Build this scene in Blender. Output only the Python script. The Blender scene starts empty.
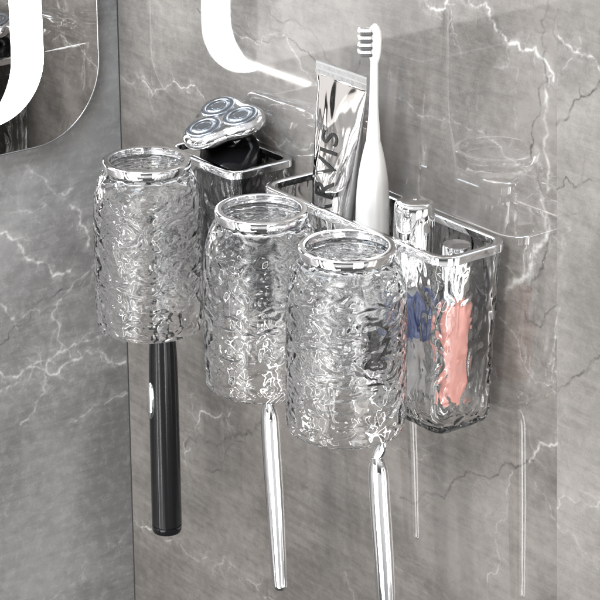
import bpy, bmesh, math, random
from mathutils import Vector, Matrix, noise

scene = bpy.context.scene
S = 0.01                                  # everything below is written in centimetres
def V(x, y, z): return Vector((x, y, z))

# ------------------------------------------------------------------ camera
E_, TH = math.radians(21.579), math.radians(51.815)
d = V(-math.sin(TH)*math.cos(E_), math.cos(TH)*math.cos(E_), -math.sin(E_))
r = V(math.cos(TH), math.sin(TH), 0)
u = r.cross(d)
cd = bpy.data.cameras.new('camera')
cam = bpy.data.objects.new('camera', cd); scene.collection.objects.link(cam)
M = Matrix((r, u, -d)).transposed().to_4x4()
M.translation = V(161.331, -106.912, 55.564)*S
cam.matrix_world = M
cd.sensor_width = 36; cd.lens = 36*2299.0/600; cd.clip_start = .02; cd.clip_end = 100
scene.camera = cam

# ------------------------------------------------------------------ world, lamps, exposure
w = bpy.data.worlds.new('World'); scene.world = w; w.use_nodes = True
nt = w.node_tree; bg = nt.nodes['Background']
tc = nt.nodes.new('ShaderNodeTexCoord'); sx = nt.nodes.new('ShaderNodeSeparateXYZ')
mr = nt.nodes.new('ShaderNodeMapRange'); rp = nt.nodes.new('ShaderNodeValToRGB')
nt.links.new(tc.outputs['Generated'], sx.inputs[0]); nt.links.new(sx.outputs['Z'], mr.inputs[0])
mr.inputs[1].default_value = -1; mr.inputs[2].default_value = 1
nt.links.new(mr.outputs[0], rp.inputs[0]); nt.links.new(rp.outputs[0], bg.inputs[0])
cr = rp.color_ramp
cr.elements[0].position = 0; cr.elements[0].color = (.10, .10, .10, 1)
cr.elements[1].position = 1; cr.elements[1].color = (.95, .95, .96, 1)
for pos, v in ((.24, .12), (.32, .9), (.40, .9), (.45, .10), (.56, .12), (.66, .35), (.74, .9)):
    e = cr.elements.new(pos); e.color = (v, v, v*1.0, 1)
bg.inputs[1].default_value = .95

def area(name, loc, target, sx_, sy_, radiance, color=(1, 1, 1)):
    ld = bpy.data.lights.new(name, 'AREA'); ld.shape = 'RECTANGLE'
    ld.size = sx_*S; ld.size_y = sy_*S
    ld.energy = radiance*math.pi*sx_*sy_*S*S
    ld.color = color
    o = bpy.data.objects.new(name, ld); scene.collection.objects.link(o)
    o.location = loc*S
    o.rotation_euler = (target-loc).to_track_quat('-Z', 'Y').to_euler()
    return o
area('key_softbox', V(70, -100, 130), V(38, 0, -2), 90, 60, 9.0, (1, .985, .96))
area('front_softbox', V(62, -150, -50), V(34, -7, -15), 62, 125, 2.8, (1, .99, .98))
for k_, (x_, y_, z_, w_, r_) in enumerate(((12, -150, -50, 7, 27), (80, -168, -55, 7, 27), (186, -70, -45, 9, 26))):
    area('strip_softbox', V(x_, y_, z_), V(36, -8, -12), w_, 110, r_, (1, .99, .98))
area('low_softbox', V(70, -140, -125), V(36, -8, -12), 110, 9, 22, (1, .99, .98))
area('cool_fill', V(24, -34, 46), V(1, -3, 4), 16, 16, 27.0, (.70, .85, 1))  # added bluish fill, no fixture here; brightens the side wall near the corner
area('right_softbox', V(190, -40, -30), V(40, -7, -8), 50, 120, 4.5, (1, .98, .95))
area('left_softbox', V(60, -95, 14), V(0, -95, 14), 72, 72, 2.6)
sl = area('strip_lamp', V(86.0, -80, -32), V(60, -50, -20), 20, .9, 16)
sl.rotation_euler = (math.radians(118), 0, 0)             # long side level, facing the wall

scene.view_settings.view_transform = 'Standard'; scene.view_settings.look = 'None'
scene.view_settings.exposure = 0; scene.view_settings.gamma = 1
cy = scene.cycles
cy.max_bounces = 16; cy.transmission_bounces = 14; cy.glossy_bounces = 8; cy.diffuse_bounces = 3
cy.transparent_max_bounces = 8; cy.caustics_reflective = True; cy.caustics_refractive = True
cy.blur_glossy = .3; cy.sample_clamp_indirect = 6; cy.use_denoising = True
cy.use_adaptive_sampling = True; cy.adaptive_threshold = .025; cy.adaptive_min_samples = 16
try: cy.denoiser = 'OPENIMAGEDENOISE'; cy.denoising_input_passes = 'RGB_ALBEDO_NORMAL'
except Exception: pass

# ------------------------------------------------------------------ helpers
C = scene.collection
def tag(o, label=None, cat=None, group=None, kind=None):
    if label: o['label'] = label
    if cat: o['category'] = cat
    if group: o['group'] = group
    if kind: o['kind'] = kind
    return o
def empty(name, loc, label, cat, group=None):
    o = bpy.data.objects.new(name, None); C.objects.link(o); o.location = loc*S
    o.empty_display_size = .02
    return tag(o, label, cat, group)
class MB:
    def __init__(s): s.v = []; s.f = []
    def grid(s, rings, close_u=True, cap0=False, cap1=False, flip=False):
        n = len(rings[0]); b = len(s.v)
        for R in rings: s.v += [Vector(p) for p in R]
        m = n if close_u else n-1
        for i in range(len(rings)-1):
            for j in range(m):
                q = (b+i*n+j, b+i*n+(j+1) % n, b+(i+1)*n+(j+1) % n, b+(i+1)*n+j)
                s.f.append(q[::-1] if flip else q)
        if cap0: s.f.append(tuple(range(b+n-1, b-1, -1)) if not flip else tuple(range(b, b+n)))
        if cap1:
            k = b+(len(rings)-1)*n
            s.f.append(tuple(range(k, k+n)) if not flip else tuple(range(k+n-1, k-1, -1)))
        return s
    def box(s, a, c):
        x0, y0, z0 = a; x1, y1, z1 = c; b = len(s.v)
        s.v += [V(x0,y0,z0),V(x1,y0,z0),V(x1,y1,z0),V(x0,y1,z0),V(x0,y0,z1),V(x1,y0,z1),V(x1,y1,z1),V(x0,y1,z1)]
        for q in ((0,3,2,1),(4,5,6,7),(0,1,5,4),(1,2,6,5),(2,3,7,6),(3,0,4,7)): s.f.append(tuple(b+i for i in q))
        return s
    def build(s, name, mat, parent=None, smooth=True, sharp=None, xf=None, mat2=None, split=None):
        me = bpy.data.meshes.new(name)
        me.from_pydata([((xf @ p) if xf else p)*S for p in s.v], [], s.f)
        bm = bmesh.new(); bm.from_mesh(me); bmesh.ops.recalc_face_normals(bm, faces=bm.faces); bm.to_mesh(me); bm.free()
        me.polygons.foreach_set('use_smooth', [smooth]*len(me.polygons))
        if sharp and smooth:
            try: me.set_sharp_from_angle(angle=math.radians(sharp))
            except Exception: pass
        me.materials.append(mat)
        o = bpy.data.objects.new(name, me); C.objects.link(o)
        if mat2:                                            # faces from index 'split' on are the smooth inside
            me.materials.append(mat2); me.polygons.foreach_set('material_index', [0 if i < split else 1 for i in range(len(me.polygons))])
        if parent: o.parent = parent
        return o
def circ(r, z, n, cx=0, cy=0): return [V(cx+r*math.cos(2*math.pi*i/n), cy+r*math.sin(2*math.pi*i/n), z) for i in range(n)]
def lathe(prof, n=48):
    m = MB(); m.grid([circ(max(rr, 1e-4), z, n) for rr, z in prof]); return m
def resample(pts, step):
    out = [pts[0]]
    for a, b in zip(pts, pts[1:]):
        L = math.dist(a, b); k = max(1, int(round(L/step)))
        for i in range(1, k+1): out.append(tuple(a[j]+(b[j]-a[j])*i/k for j in range(len(a))))
    return out
def smooth_prof(pts, it=2):
    for _ in range(it):
        q = [pts[0]]
        for a, b in zip(pts, pts[1:]):
            q += [tuple(.75*a[j]+.25*b[j] for j in range(len(a))), tuple(.25*a[j]+.75*b[j] for j in range(len(a)))]
        q.append(pts[-1]); pts = q
    return pts
def rrect(x0, x1, y0, y1, R, z, n):
    """n points evenly spread along a rounded rectangle"""
    R = max(.02, min(R, (x1-x0)/2-.01, (y1-y0)/2-.01))
    segs = []; q = math.pi/2
    cs = [(x1-R, y0+R, -q), (x1-R, y1-R, 0), (x0+R, y1-R, q), (x0+R, y0+R, 2*q)]
    L = []
    for k in range(4):
        cx, cyy, a = cs[k]; L.append(('a', R*q, cx, cyy, a))
        nx = cs[(k+1) % 4]
        p = (cx+R*math.cos(a+q), cyy+R*math.sin(a+q)); p2 = (nx[0]+R*math.cos(nx[2]), nx[1]+R*math.sin(nx[2]))
        L.append(('l', math.dist(p, p2), p, p2, 0))
    tot = sum(s[1] for s in L); out = []
    for i in range(n):
        t = tot*i/n
        for s in L:
            if t <= s[1]+1e-9: break
            t -= s[1]
        if s[0] == 'a':
            a = s[4]+t/R; out.append(V(s[2]+R*math.cos(a), s[3]+R*math.sin(a), z))
        else:
            f = t/s[1] if s[1] else 0; out.append(V(s[2][0]+(s[3][0]-s[2][0])*f, s[2][1]+(s[3][1]-s[2][1])*f, z))
    return out
def tube(path, radii, n=24, sq=1.0, up=V(0, 1, 0)):
    """round-section tube along path (cm); radii may be (a,b)"""
    m = MB(); rings = []; P = [Vector(p) for p in path]
    for i, p in enumerate(P):
        t = (P[min(i+1, len(P)-1)]-P[max(i-1, 0)]).normalized()
        a = up.cross(t).normalized(); b = t.cross(a)
        ra = radii[i]; ra = ra if isinstance(ra, tuple) else (ra, ra)
        rings.append([p+a*ra[0]*math.cos(2*math.pi*k/n)+b*ra[1]*math.sin(2*math.pi*k/n) for k in range(n)])
    m.grid(rings, True, True, True); return m

# ------------------------------------------------------------------ materials
def mat(name, **k):
    m = bpy.data.materials.new(name); m.use_nodes = True
    b = m.node_tree.nodes['Principled BSDF']
    for a, v in k.items():
        b.inputs[a].default_value = v
    return m, m.node_tree, b
def add_bump(nt, b, scale, dist, strength=1, detail=2, distortion=0, aniso=(1, 1, 1), prev=None):
    N = nt.nodes; tc = N.new('ShaderNodeTexCoord'); mp = N.new('ShaderNodeMapping'); no = N.new('ShaderNodeTexNoise'); bu = N.new('ShaderNodeBump')
    mp.inputs['Scale'].default_value = aniso
    nt.links.new(tc.outputs['Object'], mp.inputs[0]); nt.links.new(mp.outputs[0], no.inputs['Vector'])
    no.inputs['Scale'].default_value = scale; no.inputs['Detail'].default_value = detail; no.inputs['Distortion'].default_value = distortion
    bu.inputs['Strength'].default_value = strength; bu.inputs['Distance'].default_value = dist
    nt.links.new(no.outputs['Fac'], bu.inputs['Height'])
    if prev: nt.links.new(prev.outputs[0], bu.inputs['Normal'])
    nt.links.new(bu.outputs[0], b.inputs['Normal']); return bu
def glass_mat(name, aniso, scale, dist, tint=(1, 1, 1, 1)):
    m = bpy.data.materials.new(name); m.use_nodes = True; nt = m.node_tree
    nt.nodes.remove(nt.nodes['Principled BSDF'])
    g = nt.nodes.new('ShaderNodeBsdfGlass'); g.inputs['Roughness'].default_value = 0.0; g.inputs['IOR'].default_value = 1.49; g.inputs['Color'].default_value = tint
    nt.links.new(g.outputs[0], nt.nodes['Material Output'].inputs[0])
    if dist: add_bump(nt, g, scale, dist, 1, .2, 1.6, aniso)
    return m
M_cup = glass_mat('rippled_cup_glass', (1, 1, 1.5), 57, .0024, (.985, .99, .995, 1))
M_inner = glass_mat('clear_glass_inside', (1, 1, 1.4), 60, .0005)
M_box = glass_mat('rippled_box_glass', (1.25, 1.25, .6), 50, .0022, (.985, .99, .99, 1))
M_chrome, _, b_ = mat('polished_chrome', **{'Base Color': (.86, .86, .87, 1), 'Metallic': 1, 'Roughness': .035}); add_bump(_, b_, 60, .0003)
M_smooth, _, b_ = mat('smooth_chrome', **{'Base Color': (.80, .80, .81, 1), 'Metallic': 1, 'Roughness': .05})
M_steel, _, b_ = mat('dark_chrome', **{'Base Color': (.30, .31, .33, 1), 'Metallic': 1, 'Roughness': .12})
M_wavy, _, b_ = mat('wavy_chrome', **{'Base Color': (.88, .88, .88, 1), 'Metallic': 1, 'Roughness': .03}); add_bump(_, b_, 34, .0022, 1, .5, 1.2, (1.5, 1.5, .5))
M_foil, _, b_ = mat('crumpled_foil', **{'Base Color': (.47, .46, .455, 1), 'Metallic': 1, 'Roughness': .09}); add_bump(_, b_, 26, .0035, 1, 1.2, 1.2, (1.3, 1, .4))
M_black, _, b_ = mat('black_lacquer', **{'Base Color': (.008, .008, .009, 1), 'Roughness': .14, 'Specular IOR Level': .22}); add_bump(_, b_, 900, .00002)
M_mblack, _, b_ = mat('black_rubber', **{'Base Color': (.008, .008, .009, 1), 'Roughness': .7, 'Specular IOR Level': .2}); add_bump(_, b_, 400, .0001)
M_white, _, b_ = mat('white_plastic', **{'Base Color': (.74, .73, .715, 1), 'Roughness': .25, 'Coat Weight': .3}); add_bump(_, b_, 500, .00003)
M_crimp, _, b_ = mat('pressed_foil', **{'Base Color': (.42, .415, .41, 1), 'Metallic': .5, 'Roughness': .35}); add_bump(_, b_, 300, .0003)
M_clear, _, b_ = mat('grey_bottle_plastic', **{'Base Color': (.42, .42, .42, 1), 'Roughness': .25}); add_bump(_, b_, 200, .0002)
M_bristle, _, b_ = mat('white_bristle', **{'Base Color': (.82, .81, .8, 1), 'Roughness': .6}); add_bump(_, b_, 1500, .0006, 1, 1, 0, (1, 1, 1))
M_dbristle, _, b_ = mat('grey_bristle', **{'Base Color': (.09, .09, .095, 1), 'Roughness': .6}); add_bump(_, b_, 1500, .0006)
M_pink, _, b_ = mat('pink_plastic', **{'Base Color': (.80, .36, .31, 1), 'Roughness': .35}); add_bump(_, b_, 300, .0001)
M_blue, _, b_ = mat('navy_plastic', **{'Base Color': (.03, .06, .2, 1), 'Roughness': .3}); add_bump(_, b_, 300, .0001)
M_mirror, _, b_ = mat('mirror_glass', **{'Base Color': (.62, .60, .58, 1), 'Metallic': 1, 'Roughness': .015})
M_edge, _, b_ = mat('mirror_edge_metal', **{'Base Color': (.55, .56, .58, 1), 'Metallic': 1, 'Roughness': .25})
M_seam, _, b_ = mat('dark_grout', **{'Base Color': (.03, .03, .03, 1), 'Roughness': .7})
M_ink, _, b_ = mat('black_print', **{'Base Color': (.01, .01, .01, 1), 'Roughness': .3})
M_glow = bpy.data.materials.new('mirror_light'); M_glow.use_nodes = True
b_ = M_glow.node_tree.nodes['Principled BSDF']; b_.inputs['Emission Color'].default_value = (.93, .97, 1, 1); b_.inputs['Emission Strength'].default_value = 14; b_.inputs['Base Color'].default_value = (.8, .8, .8, 1)

import numpy as np
def fractal(a, b, rng_, amp=.13, lv=5):
    """midpoint-displaced crack between two points"""
    P = [a, b]
    for k in range(lv):
        Q = [P[0]]
        for p, q in zip(P, P[1:]):
            L = math.dist(p, q)
            if L < .22: Q.append(q); continue
            nx, ny = -(q[1]-p[1]), q[0]-p[0]; t = rng_.gauss(0, amp*(1.25 if k < 2 else .8)); s_ = .5+rng_.uniform(-.12, .12)
            Q += [(p[0]+(q[0]-p[0])*s_+nx*t, p[1]+(q[1]-p[1])*s_+ny*t), q]
        P = Q
    return P
def grow(veins, rng_, extra, wide=1):
    """traced veins of the slab -> jagged strokes with side branches; extra = random long veins (count, box, angle)"""
    out = []                                               # (kind, halfwidth, strength, p, q)
    def stroke(ty, wd, st, pts, depth):
        line = []
        for a, b in zip(pts, pts[1:]): line += fractal(a, b, rng_)[:-1]
        line.append(pts[-1]); n = len(line)
        for i, (p, q) in enumerate(zip(line, line[1:])):
            wv = wd*(.55+.8*abs(noise.noise(Vector((p[0]*.9, p[1]*.9, 3+depth)))))*(1 if depth == 0 else 1-.75*i/n)
            sv_ = st*(1 if depth == 0 else 1-.7*i/n)*max(.45, min(1, .85+.9*noise.noise(Vector((p[0]*.35, p[1]*.35, 9)))))
            out.append((ty, max(.035, wv), sv_, p, q))
            L = math.dist(p, q)
            if depth < 2 and rng_.random() < L*(.7 if depth == 0 else .35)*(1 if ty == 'w' else .45):
                a = math.atan2(q[1]-p[1], q[0]-p[0])+rng_.choice((-1, 1))*rng_.uniform(.35, 1.2)
                if rng_.random() < .3: a += math.pi
                ln = rng_.uniform(.5, 3.2)*(1 if depth == 0 else .5)
                e = (q[0]+math.cos(a)*ln, q[1]+math.sin(a)*ln)
                stroke(ty, wd*.5, st*rng_.uniform(.35, .8), [q, e], depth+1)
    for ty, wd, st, pts in veins: stroke(ty, wd*wide*(1.9 if ty == 'd' else 1.3), min(1, st*(1.25 if ty == 'd' else .98)), pts, 0)
    n_, (x0, x1, z0, z1), ang = extra
    for k in range(n_):
        x, z = rng_.uniform(x0, x1), rng_.uniform(z0, z1); a = ang+rng_.gauss(0, .35); pts = [(x, z)]
        for _ in range(rng_.randint(2, 5)):
            a += rng_.gauss(0, .25); L = rng_.uniform(2, 6); x += L*math.cos(a); z += L*math.sin(a); pts.append((x, z))
        ty = 'w' if rng_.random() < .75 else 'd'
        stroke(ty, rng_.uniform(.03, .06), rng_.uniform(.15, .45), pts, 1)
    return out
def axis_pts(lo, hi, f0, f1, step):
    c = [lo+(f0-lo)*k/6 for k in range(6)] if lo < f0 else []
    m_ = list(np.arange(f0, f1, step)); e = [f1+(hi-f1)*k/6 for k in range(7)] if hi > f1 else [f1]
    return np.array(c+m_+e)
def stone_slab(name, material, side, lo, hi, f, zl, zh, strokes, step=.085, edge=None, thick=1.5):
    """stone slab whose polished face carries its veins as surface data; side 'y': face at y=0, side 'x': face at x=0"""
    hs = axis_pts(lo, hi, f[0], f[1], step); vs = axis_pts(zl, zh, f[2], f[3], step)
    H, W = len(vs), len(hs); X, Z = np.meshgrid(hs, vs)
    wm = np.zeros((H, W)); dm = np.zeros((H, W))
    for ty, wd, st, p, q in strokes:
        R = wd*3+.9 if ty == 'w' else wd*3
        i0, i1 = np.searchsorted(hs, [min(p[0], q[0])-R, max(p[0], q[0])+R]); j0, j1 = np.searchsorted(vs, [min(p[1], q[1])-R, max(p[1], q[1])+R])
        if i1 <= i0 or j1 <= j0: continue
        xx = X[j0:j1, i0:i1]-p[0]; zz = Z[j0:j1, i0:i1]-p[1]; bx, bz = q[0]-p[0], q[1]-p[1]
        t = np.clip((xx*bx+zz*bz)/max(1e-9, bx*bx+bz*bz), 0, 1); dd = np.hypot(xx-t*bx, zz-t*bz)
        w_ = max(wd, .055); s_ = st*min(1, wd/.045)
        core = s_*np.exp(-(dd/w_)**2)
        if ty == 'w':
            core = np.maximum(core, s_*.17*np.clip(1-dd/(w_*2+.8), 0, 1)); np.maximum(wm[j0:j1, i0:i1], core, out=wm[j0:j1, i0:i1])
        else: np.maximum(dm[j0:j1, i0:i1], core, out=dm[j0:j1, i0:i1])
    nv = H*W; co = np.zeros((nv, 3)); 
    if edge is None: XX = X
    else:
        g0, g1 = edge                                      # leaning joint: squeeze the slab to end on it
        a_ = np.array([g0(z) if g0 else lo for z in vs])[:, None]; b_ = np.array([g1(z) if g1 else hi for z in vs])[:, None]
        XX = np.clip(X, a_, b_)
    if side == 'y': co[:, 0] = XX.ravel(); co[:, 2] = Z.ravel()
    else: co[:, 1] = XX.ravel(); co[:, 2] = Z.ravel()
    me = bpy.data.meshes.new(name)
    idx = np.arange(nv).reshape(H, W); Q = np.stack([idx[:-1, :-1], idx[:-1, 1:], idx[1:, 1:], idx[1:, :-1]], -1).reshape(-1, 4)
    # drop collapsed quads beyond the joint
    sp = np.abs(XX[:-1, 1:]-XX[:-1, :-1]).ravel()+np.abs(XX[1:, 1:]-XX[1:, :-1]).ravel(); Q = Q[sp > 1e-5]
    # the body of the slab behind its face
    e0 = lambda z: (edge[0](z) if edge and edge[0] else lo)+.01
    e1 = lambda z: (edge[1](z) if edge and edge[1] else hi)-.01
    sgn = 1 if side == 'y' else -1; bc = []
    for dep in (.02*sgn, thick*sgn):
        for h_, z_ in ((e0(zl), zl), (e1(zl), zl), (e1(zh), zh), (e0(zh), zh)): bc.append((h_, dep, z_) if side == 'y' else (dep, h_, z_))
    co = np.vstack([co, np.array(bc)]); q0 = nv
    faces = Q.tolist()+[[q0+i for i in q] for q in ((0, 1, 2, 3), (7, 6, 5, 4), (0, 4, 5, 1), (1, 5, 6, 2), (2, 6, 7, 3), (3, 7, 4, 0))]
    me.from_pydata((co*S).tolist(), [], faces)
    for nm, arr in (('vein_white', wm), ('vein_dark', dm)):
        at = me.attributes.new(nm, 'FLOAT', 'POINT'); full = np.zeros(len(co)); full[:nv] = arr.ravel(); at.data.foreach_set('value', full.astype(np.float32))
    me.materials.append(material); o = bpy.data.objects.new(name, me); C.objects.link(o); return o

def marble(name, lo, hi, axis, seed, rough=.028, ior=1.7):
    """polished grey stone: cloudy ground with fine brushing; the slab's own veins come from its surface data"""
    m = bpy.data.materials.new(name); m.use_nodes = True; nt = m.node_tree; N = nt.nodes; L = nt.links; b = N['Principled BSDF']
    def mth(op, a, c=None):
        n_ = N.new('ShaderNodeMath'); n_.operation = op
        for i, q in enumerate((a, c)):
            if q is None: continue
            if hasattr(q, 'node'): L.new(q, n_.inputs[i])
            else: n_.inputs[i].default_value = q
        return n_.outputs[0]
    def nz(vec, scale, det=4, dis=0, rgh=.55):
        n_ = N.new('ShaderNodeTexNoise'); L.new(vec, n_.inputs['Vector']); n_.inputs['Scale'].default_value = scale
        n_.inputs['Detail'].default_value = det; n_.inputs['Distortion'].default_value = dis; n_.inputs['Roughness'].default_value = rgh
        return n_.outputs['Fac']
    def rng(x, a, c, o0=0., o1=1.):
        n_ = N.new('ShaderNodeMapRange'); L.new(x, n_.inputs[0]); n_.interpolation_type = 'SMOOTHSTEP'
        for i, q in enumerate((a, c, o0, o1)): n_.inputs[i+1].default_value = q
        return n_.outputs[0]
    tc = N.new('ShaderNodeTexCoord'); mp = N.new('ShaderNodeMapping')
    mp.inputs['Scale'].default_value = (100, 100, 100); mp.inputs['Location'].default_value = (seed, seed*2.3, seed*1.7); L.new(tc.outputs['Object'], mp.inputs[0])
    Q = mp.outputs[0]
    at = N.new('ShaderNodeAttribute'); at.attribute_name = 'vein_white'; ad = N.new('ShaderNodeAttribute'); ad.attribute_name = 'vein_dark'
    cloud = nz(Q, .06, 4, .8); fine = nz(Q, 1.1, 4, .3, .65); grain = nz(Q, 9, 2, 0, .7)
    blot = rng(fine, .36, .62, .2, 1.)
    rot = N.new('ShaderNodeMapping'); L.new(Q, rot.inputs[0])
    rot.inputs['Rotation'].default_value = (math.radians(35), 0, 0) if axis == 'x' else (0, math.radians(32), 0)
    rot.inputs['Scale'].default_value = (.25, .25, 2.2)
    strk = nz(rot.outputs[0], 1.0, 4, .4, .65)
    f = mth('ADD', mth('ADD', mth('MULTIPLY', cloud, .62), mth('MULTIPLY', fine, .22)), mth('ADD', mth('MULTIPLY', grain, .15), mth('MULTIPLY', strk, .20)))
    f = rng(f, .42, .78)
    def mix(fac, c1, c2):
        n_ = N.new('ShaderNodeMix'); n_.data_type = 'RGBA'; L.new(fac, n_.inputs[0])
        for i, q in ((6, c1), (7, c2)):
            if hasattr(q, 'node'): L.new(q, n_.inputs[i])
            else: n_.inputs[i].default_value = q
        return n_.outputs[2]
    base = mix(f, (*lo, 1), (*hi, 1))
    base = mix(mth('MULTIPLY', mth('MULTIPLY', ad.outputs['Fac'], blot), .9), base, (.035, .03, .03, 1))
    base = mix(mth('MINIMUM', mth('MULTIPLY', at.outputs['Fac'], blot), .95), base, (.58, .57, .55, 1))
    L.new(base, b.inputs['Base Color']); b.inputs['IOR'].default_value = ior
    L.new(rng(fine, .3, .7, rough*.7, rough*1.6), b.inputs['Roughness'])
    return m
M_cut, _, b_ = mat('brushed_cutter', **{'Base Color': (.42, .46, .52, 1), 'Metallic': 1, 'Roughness': .22})

MAIN_VEINS = [
  ('w', 0.115, 1.00, [(39.9, 14.9), (42.1, 14.7), (44.7, 15.5), (46.8, 15.6), (47.5, 14.2), (48.9, 13.5), (50.4, 13.4), (52.4, 13.2), (53.3, 11.9)]),
  ('w', 0.154, 0.80, [(52.5, 11.4), (52.7, 9.7), (52.6, 6.8), (53.2, 4.0), (53.4, 0.8)]),
  ('w', 0.096, 1.00, [(53.6, 15.1), (55.2, 14.3), (57.6, 13.6)]),
  ('w', 0.231, 0.70, [(53.6, 1.5), (52.2, -0.7), (50.3, -3.6), (49.3, -5.4)]),
  ('d', 0.077, 0.80, [(54.2, 1.7), (53.2, -0.8), (52.8, -2.4), (50.8, -4.2)]),
  ('d', 0.058, 0.90, [(52.5, 17.3), (52.3, 15.2), (52.2, 13.1), (52.2, 9.6), (53.0, 2.5)]),
  ('d', 0.050, 0.80, [(54.1, 4.3), (56.3, 5.2), (58.1, 6.0)]),
  ('d', 0.058, 0.80, [(53.8, 8.9), (55.4, 11.0), (57.7, 12.9)]),
  ('d', 0.046, 0.70, [(53.4, 16.5), (54.6, 14.3)]),
  ('d', 0.062, 0.80, [(38.2, -25.6), (40.5, -24.9), (44.0, -22.3), (47.3, -20.2), (51.0, -18.2), (53.0, -16.8)]),
  ('w', 0.115, 0.70, [(52.5, -17.1), (55.2, -14.6)]),
  ('w', 0.058, 0.45, [(50.7, -18.5), (50.1, -22.8), (49.8, -26.3), (48.6, -30.2)]),
  ('d', 0.046, 0.70, [(47.7, -6.1), (50.9, -5.3), (54.6, -4.1)]),
  ('w', 0.058, 0.60, [(48.8, -6.9), (52.2, -10.3), (55.0, -10.8)]),
  ('d', 0.058, 0.80, [(55.0, -10.8), (56.7, -8.8), (59.0, -6.5)]),
  ('w', 0.069, 0.80, [(55.5, -19.7), (57.8, -18.1), (59.7, -17.5)]),
  ('d', 0.042, 0.80, [(11.8, 8.6), (15.6, 8.2), (19.6, 7.6), (27.9, 7.1)]),
  ('d', 0.038, 0.70, [(17.4, 10.4), (25.4, 10.0), (32.7, 8.8)]),
  ('w', 0.050, 0.50, [(15.6, 7.7), (20.3, 7.3), (25.4, 7.1), (29.1, 4.1)]),
  ('w', 0.058, 0.70, [(0.4, 0.3), (3.9, 0.6), (6.6, 0.5), (9.9, 1.4), (12.7, 1.0)]),
  ('w', 0.050, 0.70, [(20.6, 0.2), (25.4, -0.1), (29.2, 0.0)]),
  ('w', 0.046, 0.50, [(36.8, 6.8), (40.7, 6.4), (45.1, 6.4), (52.8, 5.7)]),
  ('d', 0.115, 0.95, [(8.8, -32.1), (11.1, -30.1), (14.9, -29.0), (17.8, -27.6), (20.2, -25.4)]),
  ('w', 0.085, 0.70, [(8.7, -33.6), (9.6, -31.9)]),
  ('w', 0.096, 0.80, [(10.4, -29.9), (13.4, -27.6), (15.9, -25.8)]),
  ('d', 0.038, 0.60, [(8.1, -30.7), (11.9, -28.3)]),
  ('d', 0.038, 0.60, [(11.8, -33.2), (14.8, -30.9), (17.8, -28.8)]),
  ('w', 0.077, 0.90, [(0.2, -42.9), (3.2, -42.5)]),
  ('w', 0.046, 0.50, [(5.3, -42.9), (10.8, -42.8), (16.5, -41.7), (19.0, -41.6), (21.9, -41.9)]),
]
SIDE_VEINS = [
  ('w', 0.096, 0.90, [(-12.7, -11.6), (-10.8, -13.0), (-9.3, -14.9), (-5.8, -16.5)]),
  ('w', 0.077, 0.80, [(-9.6, -6.0), (-8.0, -7.5), (-5.0, -8.9)]),
  ('w', 0.046, 0.60, [(-11.6, -9.8), (-7.6, -9.9)]),
  ('w', 0.085, 0.80, [(-5.5, -10.5), (-4.6, -12.5), (-3.8, -14.6)]),
  ('w', 0.058, 0.70, [(-2.9, -16.4), (-5.9, -18.3), (-7.9, -20.2), (-6.9, -23.3), (-8.9, -26.7)]),
  ('w', 0.092, 0.90, [(-13.4, -24.2), (-11.9, -25.1), (-8.3, -25.9), (-5.7, -25.1), (-3.0, -25.0), (-0.3, -26.7)]),
  ('w', 0.058, 0.70, [(-11.6, -29.8), (-8.9, -27.4), (-8.3, -25.9)]),
  ('w', 0.058, 0.70, [(-5.9, -31.1), (-3.2, -30.2), (-0.1, -29.9)]),
  ('w', 0.077, 0.70, [(-13.5, -26.1), (-7.2, -23.9), (-1.8, -23.7)]),
  ('d', 0.038, 0.80, [(-13.3, -21.7), (-10.1, -20.1), (-6.9, -18.1), (-3.2, -16.3)]),
  ('w', 0.058, 0.70, [(-13.0, -17.8), (-9.1, -19.5)]),
]

M_wall = marble('grey_marble_main', (.094, .086, .079), (.228, .212, .198), 'y', 3.1)
M_side = marble('grey_marble_side', (.115, .112, .110), (.26, .256, .253), 'x', 11.7, rough=.2, ior=1.5)
M_slab = marble('pale_marble_slab', (.15, .141, .132), (.30, .284, .268), 'y', 7.9, rough=.09, ior=1.5)

# ------------------------------------------------------------------ the setting: the walls
zt, zb = 70, -70
xj = lambda z: 53.32+(17.51-z)*(55.93-53.32)/44.55         # the tile joint leans a little
st_main = grow(MAIN_VEINS, random.Random(5), (90, (0, 110, -62, 50), -.5))
o = stone_slab('wall', M_wall, 'y', .1, xj(zb)+.2, (.1, 57.5, -50, 20), zb, zt, st_main, edge=(None, lambda z: xj(z)))
tag(o, kind='structure', label='polished grey marble wall panel carrying the holder')
o = stone_slab('wall_right_slab', M_slab, 'y', 50.5, 150, (52.5, 66, -34, 20), zb, zt, st_main, edge=(xj, None))
tag(o, kind='structure', label='paler marble slab at the right edge')
o = stone_slab('wall_left', M_side, 'x', -170, -.06, (-20, -.06, -50, 16), zb, zt, grow(SIDE_VEINS, random.Random(8), (60, (-60, 0, -62, 50), .6), 1.5))
tag(o, kind='structure', label='grey marble side wall with white veins')
m = MB().box((-.05, -.055, zb), (.095, .6, zt))
tag(m.build('wall_seam', M_seam, smooth=False), kind='structure')

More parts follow.
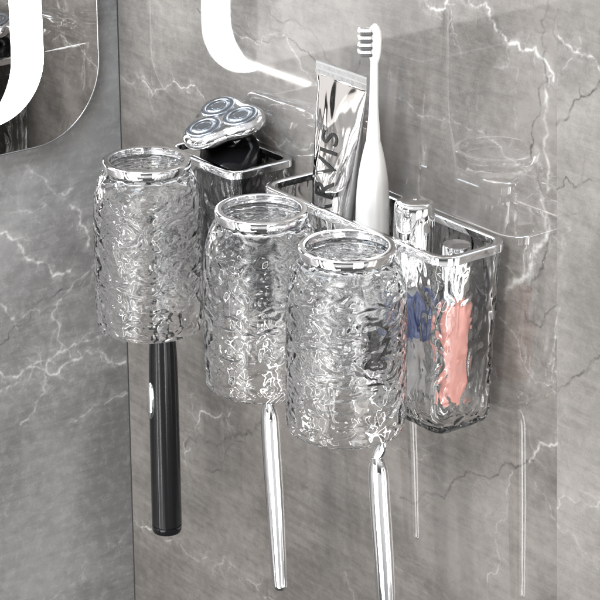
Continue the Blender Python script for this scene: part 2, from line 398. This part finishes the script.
# ------------------------------------------------------------------ lit mirror on the side wall
def rr_yz(y0, y1, z0, z1, R, x, n=480): return [V(x, p.x, p.y) for p in rrect(y0, y1, z0, z1, R, 0, n)]
mir = empty('mirror', V(0, -40, 30), 'tall rounded mirror with a glowing white band inset from its edge', 'mirror')
def at_origin(o, e): o.matrix_parent_inverse = Matrix.Translation(-e.location); return o
ya, yb, za, zc = -80, -2.6, -4.3, 62
def loc(o, e): o.parent = e; return at_origin(o, e)
ring = lambda i, x, R: rr_yz(ya+i, yb-i, za+i, zc-i, R, x)
m = MB(); m.grid([ring(.25, .3, 6.6), ring(0, .45, 6.8), ring(0, .93, 6.8), ring(.07, 1.0, 6.75), ring(.14, 1.0, 6.7), ring(.14, .5, 6.7)])
loc(m.build('mirror_frame', M_edge), mir)
LB = [(ya+5, yb-5.6, za+2.7, zc-4), (ya+7.6, yb-8.7, za+5.6, zc-6.6)]
def rg(t, x, R): return rr_yz(*t, R, x)
m = MB(); m.grid([ring(.14, .97, 6.7), rr_yz(-40.5, -40, 29.5, 30, .2, .97)], cap1=True)
loc(m.build('mirror_pane', M_mirror, smooth=False), mir)
# the band lights the sides and the corners and tapers out along the bottom
NB = 1800
A0 = rr_yz(*LB[0], 5.4, 1.0, NB); A1 = rr_yz(*LB[1], 3.6, 1.0, NB); m = MB()
keep = [i for i in range(NB) if A0[i].y > -14.2 or A0[i].y < -68 or A0[i].z > 40]
keep = set(keep)
for i in range(NB):
    j = (i+1) % NB
    if i in keep and j in keep:
        def tp_(a, b_, k):
            t = 1 if (a.z > 6 or a.y < -40) else max(.01, min(1, (a.y+14.3)/5.4))**.8
            return a+(b_-a)*t
        b0 = len(m.v); m.v += [A0[i], A0[j], tp_(A0[j], A1[j], 0), tp_(A0[i], A1[i], 0)]; m.f.append((b0, b0+1, b0+2, b0+3))
loc(m.build('light_band', M_glow, smooth=False), mir)

# ------------------------------------------------------------------ tumblers
RAISE = .35
def cup_body():
    n = 260
    prof = [(.05, -.75), (2.7, -.72), (2.95, -.62), (3.12, -.5), (3.2, -.3), (3.25, -.3), (3.28, -.7), (3.5, -1.05), (3.85, -1.8), (4.12, -2.8), (4.25, -4.0), (4.3, -7), (4.3, -11), (4.26, -13.2), (4.2, -13.62), (4.14, -13.75)]
    prof = [prof[0]]+smooth_prof(prof[1:], 2)
    out = resample(prof, .055)
    inner = [(4.05, -13.75), (3.98, -13.6), (3.98, -11), (3.98, -4.2), (3.85, -3.0), (3.55, -2.0), (3.1, -1.3), (2.6, -1.12), (.05, -1.1)]
    inner = resample(smooth_prof(inner, 2), .3)
    m = MB(); rings = []
    for rr, z in out:
        R = []
        for i in range(n):
            a = 2*math.pi*i/n; c, s = math.cos(a), math.sin(a)
            p = V(rr*c, rr*s, z)
            if z < -.75 or rr < 2.6:
                q = V(p.x, p.y, p.z*1.55)
                wv = V(noise.noise(q*.8+V(7, 1, 3)), noise.noise(q*.8+V(1, 9, 4)), noise.noise(q*.8+V(5, 2, 8)))*.8
                h = 1-2*abs(noise.noise(q*.95+wv)) ; h2 = noise.noise(q*2.0+wv*1.7+V(3, 3, 3))
                k = min(1, (-z-.75)/.9) if rr >= 2.6 else .5
                k *= min(1, max(0, (z+13.75)/.5)) if z < -13 else 1
                dd = (.05*h + .015*h2)*max(k, 0)
                if rr < 2.6: p = V(p.x, p.y, z+dd*.8)
                else: p = V((rr+dd)*c, (rr+dd)*s, z)
            R.append(p)
        rings.append(R)
    for rr, z in inner: rings.append(circ(rr, z, n))
    m.grid(rings, True, True, True); m.split = (len(out)-1)*n; return m
CUPS = [(20.25+.73, 'rippled clear tumbler at the far left, black toothbrush hanging behind it', 20),
        (34.87+.73, 'middle of the three rippled clear tumblers, between the other two', 150),
        (44.71+.73, 'nearest rippled clear tumbler, in front of the pink and blue bottles', 285)]
cup0 = None
for i, (x, lab, rot) in enumerate(CUPS):
    if i == 0:
        e = empty('tumbler', V(x, -11.6, RAISE), lab, 'cup', 'rippled clear tumblers with chrome rings')
        cb_ = cup_body(); cb_.build('glass_body', M_cup, e, mat2=M_inner, split=cb_.split)
        pr = [(2.92, -.02), (3.0, .0), (3.33, 0), (3.4, -.06), (3.42, -.12), (3.42, -.62), (3.38, -.7), (3.3, -.72), (3.27, -.7), (3.27, -.2), (3.0, -.2), (2.98, -.55), (2.92, -.55), (2.9, -.1), (2.92, -.02)]
        lathe(pr, 128).build('rim_ring', M_chrome, e, sharp=40)
        cup0 = e
    else:
        e = cup0.copy(); C.objects.link(e); e.location = V(x, -11.6, RAISE)*S; e['label'] = lab
        for ch in list(cup0.children):
            c2 = ch.copy(); C.objects.link(c2); c2.parent = e
    e.rotation_euler.z = math.radians(rot)

# ------------------------------------------------------------------ wall boxes
def holder(x0, x1, y0, y1, ztop, H, R, label, amp=1):
    cx, cyy = (x0+x1)/2, (y0+y1)/2
    e = empty('wall_caddy', V(cx, cyy, ztop-H), label, 'caddy', 'clear rippled wall caddies with chrome rims')
    hx, hy = (x1-x0)/2, (y1-y0)/2
    n = int((4*(hx+hy))/.085)
    T = H
    def ins(i, z, Rr): return rrect(-hx+i, hx-i, -hy+i, hy-i, Rr-i*.6, z, n)
    # outer profile: inset, z  (z from floor 0 to T)
    out = smooth_prof([(1.7, 0.0), (1.2, 0), (.85, .12), (.62, .5), (.5, 1.5), (.22, T-2), (.2, T-.35)], 2)
    out = resample([(min(hx, hy)*.98, .02), (2.5, .0)]+out, .085)
    inn = smooth_prof([(.52, T-.35), (.55, T-2), (.8, 1.6), (.95, .8), (1.4, .42), (2.2, .4)], 2)+[(min(hx, hy)*.98, .4)]
    inn = resample(inn, .3)
    m = MB(); rings = []
    for k, (i, z) in enumerate(out):
        base = ins(i, z, R); nx = ins(i-.05, z, R); R_ = []
        for p, q in zip(base, nx):
            dv = (q-p); dv = dv.normalized() if dv.length > 1e-6 else V(0, 0, 0)
            s = V((p.x+cx)*1.0, p.y, p.z*.62)
            wv = V(noise.noise(s*.7+V(7, 1, 3)), noise.noise(s*.7+V(1, 9, 4)), noise.noise(s*.7+V(5, 2, 8)))*.9
            h = 1-2*abs(noise.noise(s*.95+wv)); h2 = noise.noise(s*2.1+wv*1.5)
            kk = min(1, max(0, (T-.4-z)/.8))*(1 if z > .3 or i < 1 else .3)
            dd = (.085*h+.03*h2)*kk*amp
            R_.append(p+dv*dd if z > .08 else V(p.x, p.y, p.z-dd*.3))
        rings.append(R_)
    for i, z in inn: rings.append(ins(i, z, R))
    m.grid(rings, True, True, True)
    m.build('glass_box', M_box, e, mat2=M_inner, split=(len(out)-1)*n)
    m = MB(); rings = []
    for i, z in [(.0, -.58), (.04, -.62), (.14, -.62), (.16, -.58), (.16, -.33), (.5, -.33), (.52, -.5), (.6, -.52), (.62, -.45), (.62, -.05), (.56, 0), (.1, 0), (.02, -.05), (0, -.12), (.0, -.58)]:
        rings.append(rrect(-hx+i, hx-i, -hy+i, hy-i, R-i*.6, T+z, 200))
    m.grid(rings); m.build('chrome_rim', M_chrome, e, sharp=40)
    return e
holder(16.0, 25.3, -6.6, -.15, -.8, 12.3, 1.1, 'small square clear caddy holding the electric shaver, behind the left tumbler')
holder(28.6, 50.0, -6.7, -.1, -.7, 14.0, 1.6, 'long clear caddy with chrome rim holding toothpaste tube and white toothbrush')

# ------------------------------------------------------------------ electric shaver
sv = empty('electric_shaver', V(20.6, -3.3, -12), 'electric shaver with three round chrome cutters standing in the small caddy', 'shaver')
nrm = V(-.009, -.328, .945).normalized()
cen = V(19.7, -3.4, 1.6)
# in-plane basis: first cutter direction appears up-left
uu = (u*.95 - r*.30); uu = (uu-nrm*uu.dot(nrm)).normalized(); vv = nrm.cross(uu)
def P(a, b_, h): return cen+uu*a+vv*b_+nrm*h
def lobe_r(th):                                            # outline of the three-lobed plate
    best = 0
    for k in range(3):
        a = th-2*math.pi*k/3; rho, R = 1.72, 1.92
        s = rho*math.sin(a)
        if abs(s) < R:
            q = rho*math.cos(a)+math.sqrt(R*R-s*s); best = max(best, q)
    return (best**8+2.62**8)**.125                          # the lobes flow together
n = 144
def lobes(scale, h, sm=0): 
    return [P(lobe_r(2*math.pi*i/n)*scale*math.cos(2*math.pi*i/n), lobe_r(2*math.pi*i/n)*scale*math.sin(2*math.pi*i/n), h) for i in range(n)]
m = MB(); m.grid([lobes(.02, .32), lobes(.5, .36), lobes(.82, .33), lobes(.90, .24), lobes(.97, .06), lobes(1.0, -.18), lobes(1.0, -.42), lobes(.97, -.62), lobes(.9, -.74)], cap0=True)
xf = Matrix.Translation(-V(20.6, -3.3, -12))
m.build('head_plate', M_smooth, sv, xf=xf)
m = MB(); m.grid([lobes(.91, -.72), lobes(.88, -.86), lobes(.75, -1.0), lobes(.55, -1.1), lobes(.5, -1.15)], cap1=True)
m.build('head_underside', M_steel, sv, xf=xf)
for k in range(3):
    a = 2*math.pi*k/3; ca, sa = 1.76*math.cos(a), 1.76*math.sin(a)
    def cring(rad, h): return [P(ca+rad*math.cos(2*math.pi*i/48), sa+rad*math.sin(2*math.pi*i/48), h) for i in range(48)]
    m = MB(); m.grid([cring(1.44, .30), cring(1.44, .42), cring(1.41, .44), cring(1.05, .46), cring(1.02, .43), cring(.96, .43), cring(.93, .465), cring(.62, .475), cring(.6, .45), cring(.55, .45), cring(.53, .48), cring(.02, .485)], cap1=True)
    o = m.build('cutter', M_cut, sv, xf=xf, sharp=50)
    m = MB(); m.grid([cring(1.58, .22), cring(1.57, .34), cring(1.52, .38), cring(1.45, .36), cring(1.44, .3)])
    m.build('cutter_ring', M_chrome, o, sharp=50)
pth = [cen-nrm*1.55, cen-nrm*2.1, cen-nrm*2.35, cen-nrm*2.7, V(20.2, -3.4, -2.9), V(20.5, -3.3, -4.5), V(20.6, -3.3, -8), V(20.6, -3.3, -11.6), V(20.6, -3.3, -12)]
m = tube(pth, [1.0, 1.7, 2.15, 2.4, 2.5, 2.45, 2.3, 2.2, 1.9], 48)
m.build('handle_body', M_black, sv, xf=xf)
m = tube([cen-nrm*.75, cen-nrm*1.25, cen-nrm*2.2], [1.6, 1.2, 1.3], 48); m.build('neck_ring', M_chrome, sv, xf=xf, sharp=40)

# ------------------------------------------------------------------ white electric toothbrush
wb = empty('electric_toothbrush', V(38.4, -3.4, -13), 'white electric toothbrush standing upright in the long caddy', 'toothbrush')
pr = smooth_prof([(.6, 0), (1.05, .1), (1.15, .5), (1.22, 3), (1.28, 9), (1.27, 12), (1.18, 14.2), (.95, 15.8), (.66, 17.1), (.56, 17.5)], 2)
lathe([(0.001, 0)]+pr+[(.001, 17.5)], 48).build('handle', M_white, wb)
lathe([(.001, 17.5), (.54, 17.5), (.52, 17.6), (.5, 18.2), (.40, 19.2), (.33, 20.4), (.30, 22.5), (.29, 24), (.001, 24.02)], 40).build('brush_neck', M_white, wb, sharp=60)
hd = V(-r.x, -r.y, 0)                                       # bristles point to the left of the picture
hu = V(-hd.y, hd.x, 0)
def hbox(m, a0, a1, b0, b1, z0, z1, R=.08, n=24):
    rg_ = []
    for z, i in ((z0, .05), (z0+.05, 0), (z1-.05, 0), (z1, .05)):
        rg_.append([hd*p.x+hu*p.y+V(0, 0, z) for p in rrect(a0+i, a1-i, b0+i, b1-i, R, 0, n)])
    m.grid(rg_, True, True, True)
m = MB()
hp = [hd*(-.02)+V(0, 0, z) for z in (23.4, 23.9, 24.4, 25.2, 25.8, 26.15, 26.35)]
m = tube(hp, [(.28, .28), (.40, .27), (.47, .25), (.5, .24), (.45, .24), (.32, .22), (.1, .12)], 32, up=hu)
m.build('brush_head', M_white, wb)
for k in range(4):
    z = 23.95+k*.53
    m = MB()
    for j in range(14):                                      # fine tufts of one row, two deep
        b0 = -.36+(j//2)*.104; ln = .95+.05*((k+j*3) % 4); zz = z+.25+.115*(j % 2)
        hbox(m, .18, .18+ln, b0, b0+.09, zz, zz+.105, .04, 12)
    m.build('bristle_row', M_bristle, wb)
    m = MB(); hbox(m, .16, 1.02, -.37, .37, z, z+.23, .08)
    m.build('bristle_row', M_dbristle, wb)

# ------------------------------------------------------------------ toothpaste tube
tp = empty('toothpaste_tube', V(33.5, -3.2, -12.5), 'crumpled silver toothpaste tube with black lettering, crimped end up', 'toothpaste')
TX0 = 34.05; TY = -2.9
def tube_sec(z, n=96):
    f = max(0, min(1, (8.0-z)/17.0)); t = 1.9*math.sin(f*math.pi/2)**.8+.06
    hw = 2.92-.95*f**.75; cx = TX0-.045*(8-z)
    out = []
    for i in range(n):
        a = 2*math.pi*i/n; c, s = math.cos(a), math.sin(a)
        x = cx+hw*math.copysign(abs(c)**(.9), c); y = TY-t*s*(1 if s > 0 else .6)
        cr_ = noise.noise(V(x*.5, z*.25, s*1.2))*.28*min(1, .3+f*3)+noise.noise(V(x*1.3+4, z*.7, s))*.07*min(1, f*5)
        out.append(V(x, y-cr_*s, z-.02*(x-cx)))
    return out
m = MB(); zs = [8.05-.2*i for i in range(93)]
m.grid([tube_sec(z) for z in zs], True, True, True)
xt = Matrix.Translation(-V(33.5, -3.2, -12.5))
m.build('tube_body', M_foil, tp, xf=xt)
m = MB(); rings = []
for z in [8.0+.05*i for i in range(17)]:
    k = .07+.035*math.sin((z-8)*2*math.pi/.16); 
    rings.append([V(TX0+sx_*2.95, TY+sy_*k, z) for sx_, sy_ in ((-1, -1), (-.5, -1), (0, -1), (.5, -1), (1, -1), (1, 1), (.5, 1), (0, 1), (-.5, 1), (-1, 1))])
m = MB()
for j in range(46):                                          # pressed teeth of the crimp
    x = TX0-2.95+j*.1285; m.box((x, TY-.10, 8.05), (x+.09, TY+.10, 8.35)); 
m.box((TX0-2.97, TY-.06, 7.95), (TX0+2.97, TY+.06, 8.95))
for j in range(46):
    x = TX0-2.95+j*.1285; m.box((x, TY-.085, 8.5), (x+.09, TY+.085, 8.8))
m.build('crimped_end', M_crimp, tp, smooth=False, xf=xt)
lathe([(.001, 0), (1.3, 0), (1.35, .1), (1.5, 1.4), (.001, 1.45)], 40).build('cap', M_black, tp, sharp=40, xf=Matrix.Translation(V(33.0-33.5, .1, 0)))
# lettering: real text outlines laid onto the front of the tube, reading upward
def lettering(txt, size, x_c, z0, name):
    cu = bpy.data.curves.new(name, 'FONT'); cu.body = txt; cu.size = size; cu.space_character = 1.12; cu.resolution_u = 6; cu.offset = .012
    to = bpy.data.objects.new(name, cu); C.objects.link(to)
    dg = bpy.context.evaluated_depsgraph_get(); me = bpy.data.meshes.new_from_object(to.evaluated_get(dg))
    bpy.data.objects.remove(to)
    bm = bmesh.new(); bm.from_mesh(me)
    bmesh.ops.triangulate(bm, faces=bm.faces)
    for _ in range(2): bmesh.ops.subdivide_edges(bm, edges=[e_ for e_ in bm.edges if e_.calc_length() > .15], cuts=1)
    for v in bm.verts:
        px_, py_ = v.co.x, v.co.y                            # along text, up of text
        z = z0+px_; x = x_c-py_*1.15
        sec = tube_sec(z)
        front = [q for q in sec if q.y < TY+.01]
        front.sort(key=lambda q: q.x)
        y = TY
        for a, b2 in zip(front, front[1:]):
            if a.x <= x <= b2.x and b2.x > a.x: y = a.y+(b2.y-a.y)*(x-a.x)/(b2.x-a.x); break
        v.co = (V(x, y-.035, z)-V(33.5, -3.2, -12.5))*S
    bm.to_mesh(me); bm.free(); me.materials.clear(); me.materials.append(M_ink)
    o = bpy.data.objects.new(name, me); C.objects.link(o); o.parent = tp
    return o
lettering('MARVIS', 2.5, 34.75, -4.9, 'lettering')

# ------------------------------------------------------------------ bottles in the long caddy
cb = empty('spray_bottle', V(43.9, -4.1, -13), 'tall bottle with wavy chrome cap and dark blue body, beside white toothbrush', 'bottle')
lathe(smooth_prof([(1.46, 8.6), (1.48, 8.7), (1.48, 14.0), (1.42, 14.45), (1.2, 14.62), (.2, 14.66)], 2)+[(.12, 14.66), (.11, 14.5), (.001, 14.5)], 64).build('cap', M_wavy, cb)
lathe([(.001, 0), (1.1, 0), (1.25, .15), (1.25, 7.9), (1.0, 8.3), (.8, 8.62), (.001, 8.63)], 48).build('bottle_body', M_clear, cb, sharp=50)
lathe([(1.25, 4.4), (1.28, 4.42), (1.28, 7.85), (1.25, 7.87)], 48).build('blue_label', M_blue, cb, sharp=50)
pb = empty('cosmetic_bottle', V(47.4, -3.1, -13), 'short pink bottle with a flat chrome cap at right end of the long caddy', 'bottle')
lathe([(.001, 0), (.9, 0), (1.02, .15), (1.02, 7.5), (.96, 7.8), (.001, 7.82)], 48).build('bottle_body', M_pink, pb, sharp=50)
lathe([(.95, 7.82), (1.04, 7.9), (1.04, 11.95), (1.0, 12.05), (.001, 12.07)], 48).build('cap', M_chrome, pb, sharp=40)

# ------------------------------------------------------------------ hanging toothbrushes
def curve_pts(pts, k=6):
    return smooth_prof([tuple(p) for p in pts], 3)
def silver_brush(x, y, ztop, zbot, lean, label):
    e = empty('hanging_toothbrush', V(x, y, ztop), label, 'toothbrush', 'silver toothbrushes hanging head up')
    L = ztop-zbot
    raw = [(lean*0-.25, 0, 0, .4, .34), (-.12, 0, -.5, .72, .56), (.0, 0, -1.2, .84, .68), (.12, 0, -3.2, .86, .7), (.36*lean, 0, -L*.5, .84, .68), (.56*lean, 0, -L*.75, .76, .62), (.72*lean, 0, -L+.8, .68, .56), (.78*lean, 0, -L+.25, .66, .55), (.78*lean, 0, -L, .2, .2)]
    s_ = smooth_prof(raw, 3)
    tube([V(*q[:3]) for q in s_], [(q[3], q[4]) for q in s_], 40).build('handle', M_smooth, e)
    raw = [(-.2, 0, .0, .36, .3), (0, 0, .45, .5, .2), (.25, 0, 1.0, .46, .2), (.32, 0, 1.6, .30, .26), (.1, 0, 3.5, .24, .24), (-.1, 0, 6.5, .24, .22), (-.1, 0, 7.2, .24, .2), (-.1, 0, 7.5, .2, .15)]
    s_ = smooth_prof(raw, 2)
    tube([V(*q[:3]) for q in s_], [(q[3], q[4]) for q in s_], 28).build('brush_neck', M_chrome, e)
    m = MB(); hs_ = smooth_prof([(-.1, .05, 7.0, .25, .2), (-.1, .05, 7.3, .7, .28), (-.1, .05, 8.2, 1.15, .32), (-.1, .05, 10.2, 1.2, .32), (-.1, .05, 11.0, .8, .28), (-.1, .05, 11.3, .2, .12)], 2)
    tube([V(*q[:3]) for q in hs_], [(q[3], q[4]) for q in hs_], 32).build('brush_head', M_mblack, e)
    m = MB()
    for i in range(6):
        for j in range(10):
            bx, bz = -.1-.88+i*.35, 7.7+j*.33
            rg_ = [[V(bx+.17*math.cos(a)*k2, yy, bz+.17*math.sin(a)*k2) for a in [math.pi*q/4 for q in range(8)]] for yy, k2 in ((-.15, 1), (-.7, 1.05), (-1.25-.05*((i+j) % 2), 1.15), (-1.3-.05*((i+j) % 2), .6))]
            m.grid(rg_, True, True, True)
    m.build('bristles', M_mblack, e)
    return e
b1 = silver_brush(30.5, -7.0, -18.3, -34.3, 1.6, 'silver toothbrush hanging below the middle tumbler')
b2 = b1.copy(); C.objects.link(b2); b2.location = V(43.75, -7.0, -18.0)*S; b2.rotation_euler.z = math.radians(14)
b2['label'] = 'silver toothbrush hanging below the nearest tumbler, cut off by the frame'
for ch in list(b1.children):
    c2 = ch.copy(); C.objects.link(c2); c2.parent = b2

kb = empty('hanging_toothbrush', V(15.85, -7.0, -17), 'black electric toothbrush with chrome button hanging below the left tumbler', 'toothbrush')
pr = [(.5, .7), (.75, .35), (1.0, -.1), (1.12, -.9), (1.2, -2.5), (1.24, -6), (1.27, -12), (1.28, -17.2)]
lathe([(.001, .9)]+smooth_prof(pr, 2)+[(1.28, -17.55), (1.2, -17.6), (1.2, -17.66), (1.26, -17.7), (1.26, -18.15), (1.2, -18.3), (.001, -18.32)], 64).build('handle', M_black, kb, sharp=50)
bd = V(-r.x, -r.y, 0)                                        # chrome button faces picture left, a little to the front
bd = (bd*.86 - V(d.x, d.y, 0).normalized()*.5).normalized(); bs = V(-bd.y, bd.x, 0)
m = MB(); rings = []
for rad, h in ((1.0, 0.95), (1.0, 1.28), (.88, 1.4), (.5, 1.47), (.03, 1.49)):
    rings.append([bd*h+bs*(.46*rad*math.cos(a))+V(0, 0, -5.9+math.copysign(abs(math.sin(a))**.8, math.sin(a))*1.65*rad) for a in [2*math.pi*q/48 for q in range(48)]])
m.grid(rings, cap0=True, cap1=True); m.build('power_button', M_wavy, kb)
raw = [(0, 0, .6, .5), (.1, 0, 1.4, .7), (.35, 0, 3, .6), (.7, 0, 5, .55), (.9, 0, 6.6, .7), (1.0, 0, 7.6, 1.0), (1.05, 0, 10.6, 1.0), (1.05, 0, 11.2, .3)]
s_ = smooth_prof(raw, 2); tube([V(*q[:3]) for q in s_], [q[3] for q in s_], 24).build('brush_neck', M_mblack, kb)
m = MB()
for i in range(3):
    for j in range(5):
        bx, bz = .75+i*.3, 9.2+j*.34
        m.grid([[V(bx+.13*math.cos(a), yy, bz+.14*math.sin(a)) for a in [math.pi*q/4 for q in range(8)]] for yy in (-.3, -.9)], True, True, True)
m.build('bristles', M_mblack, kb)
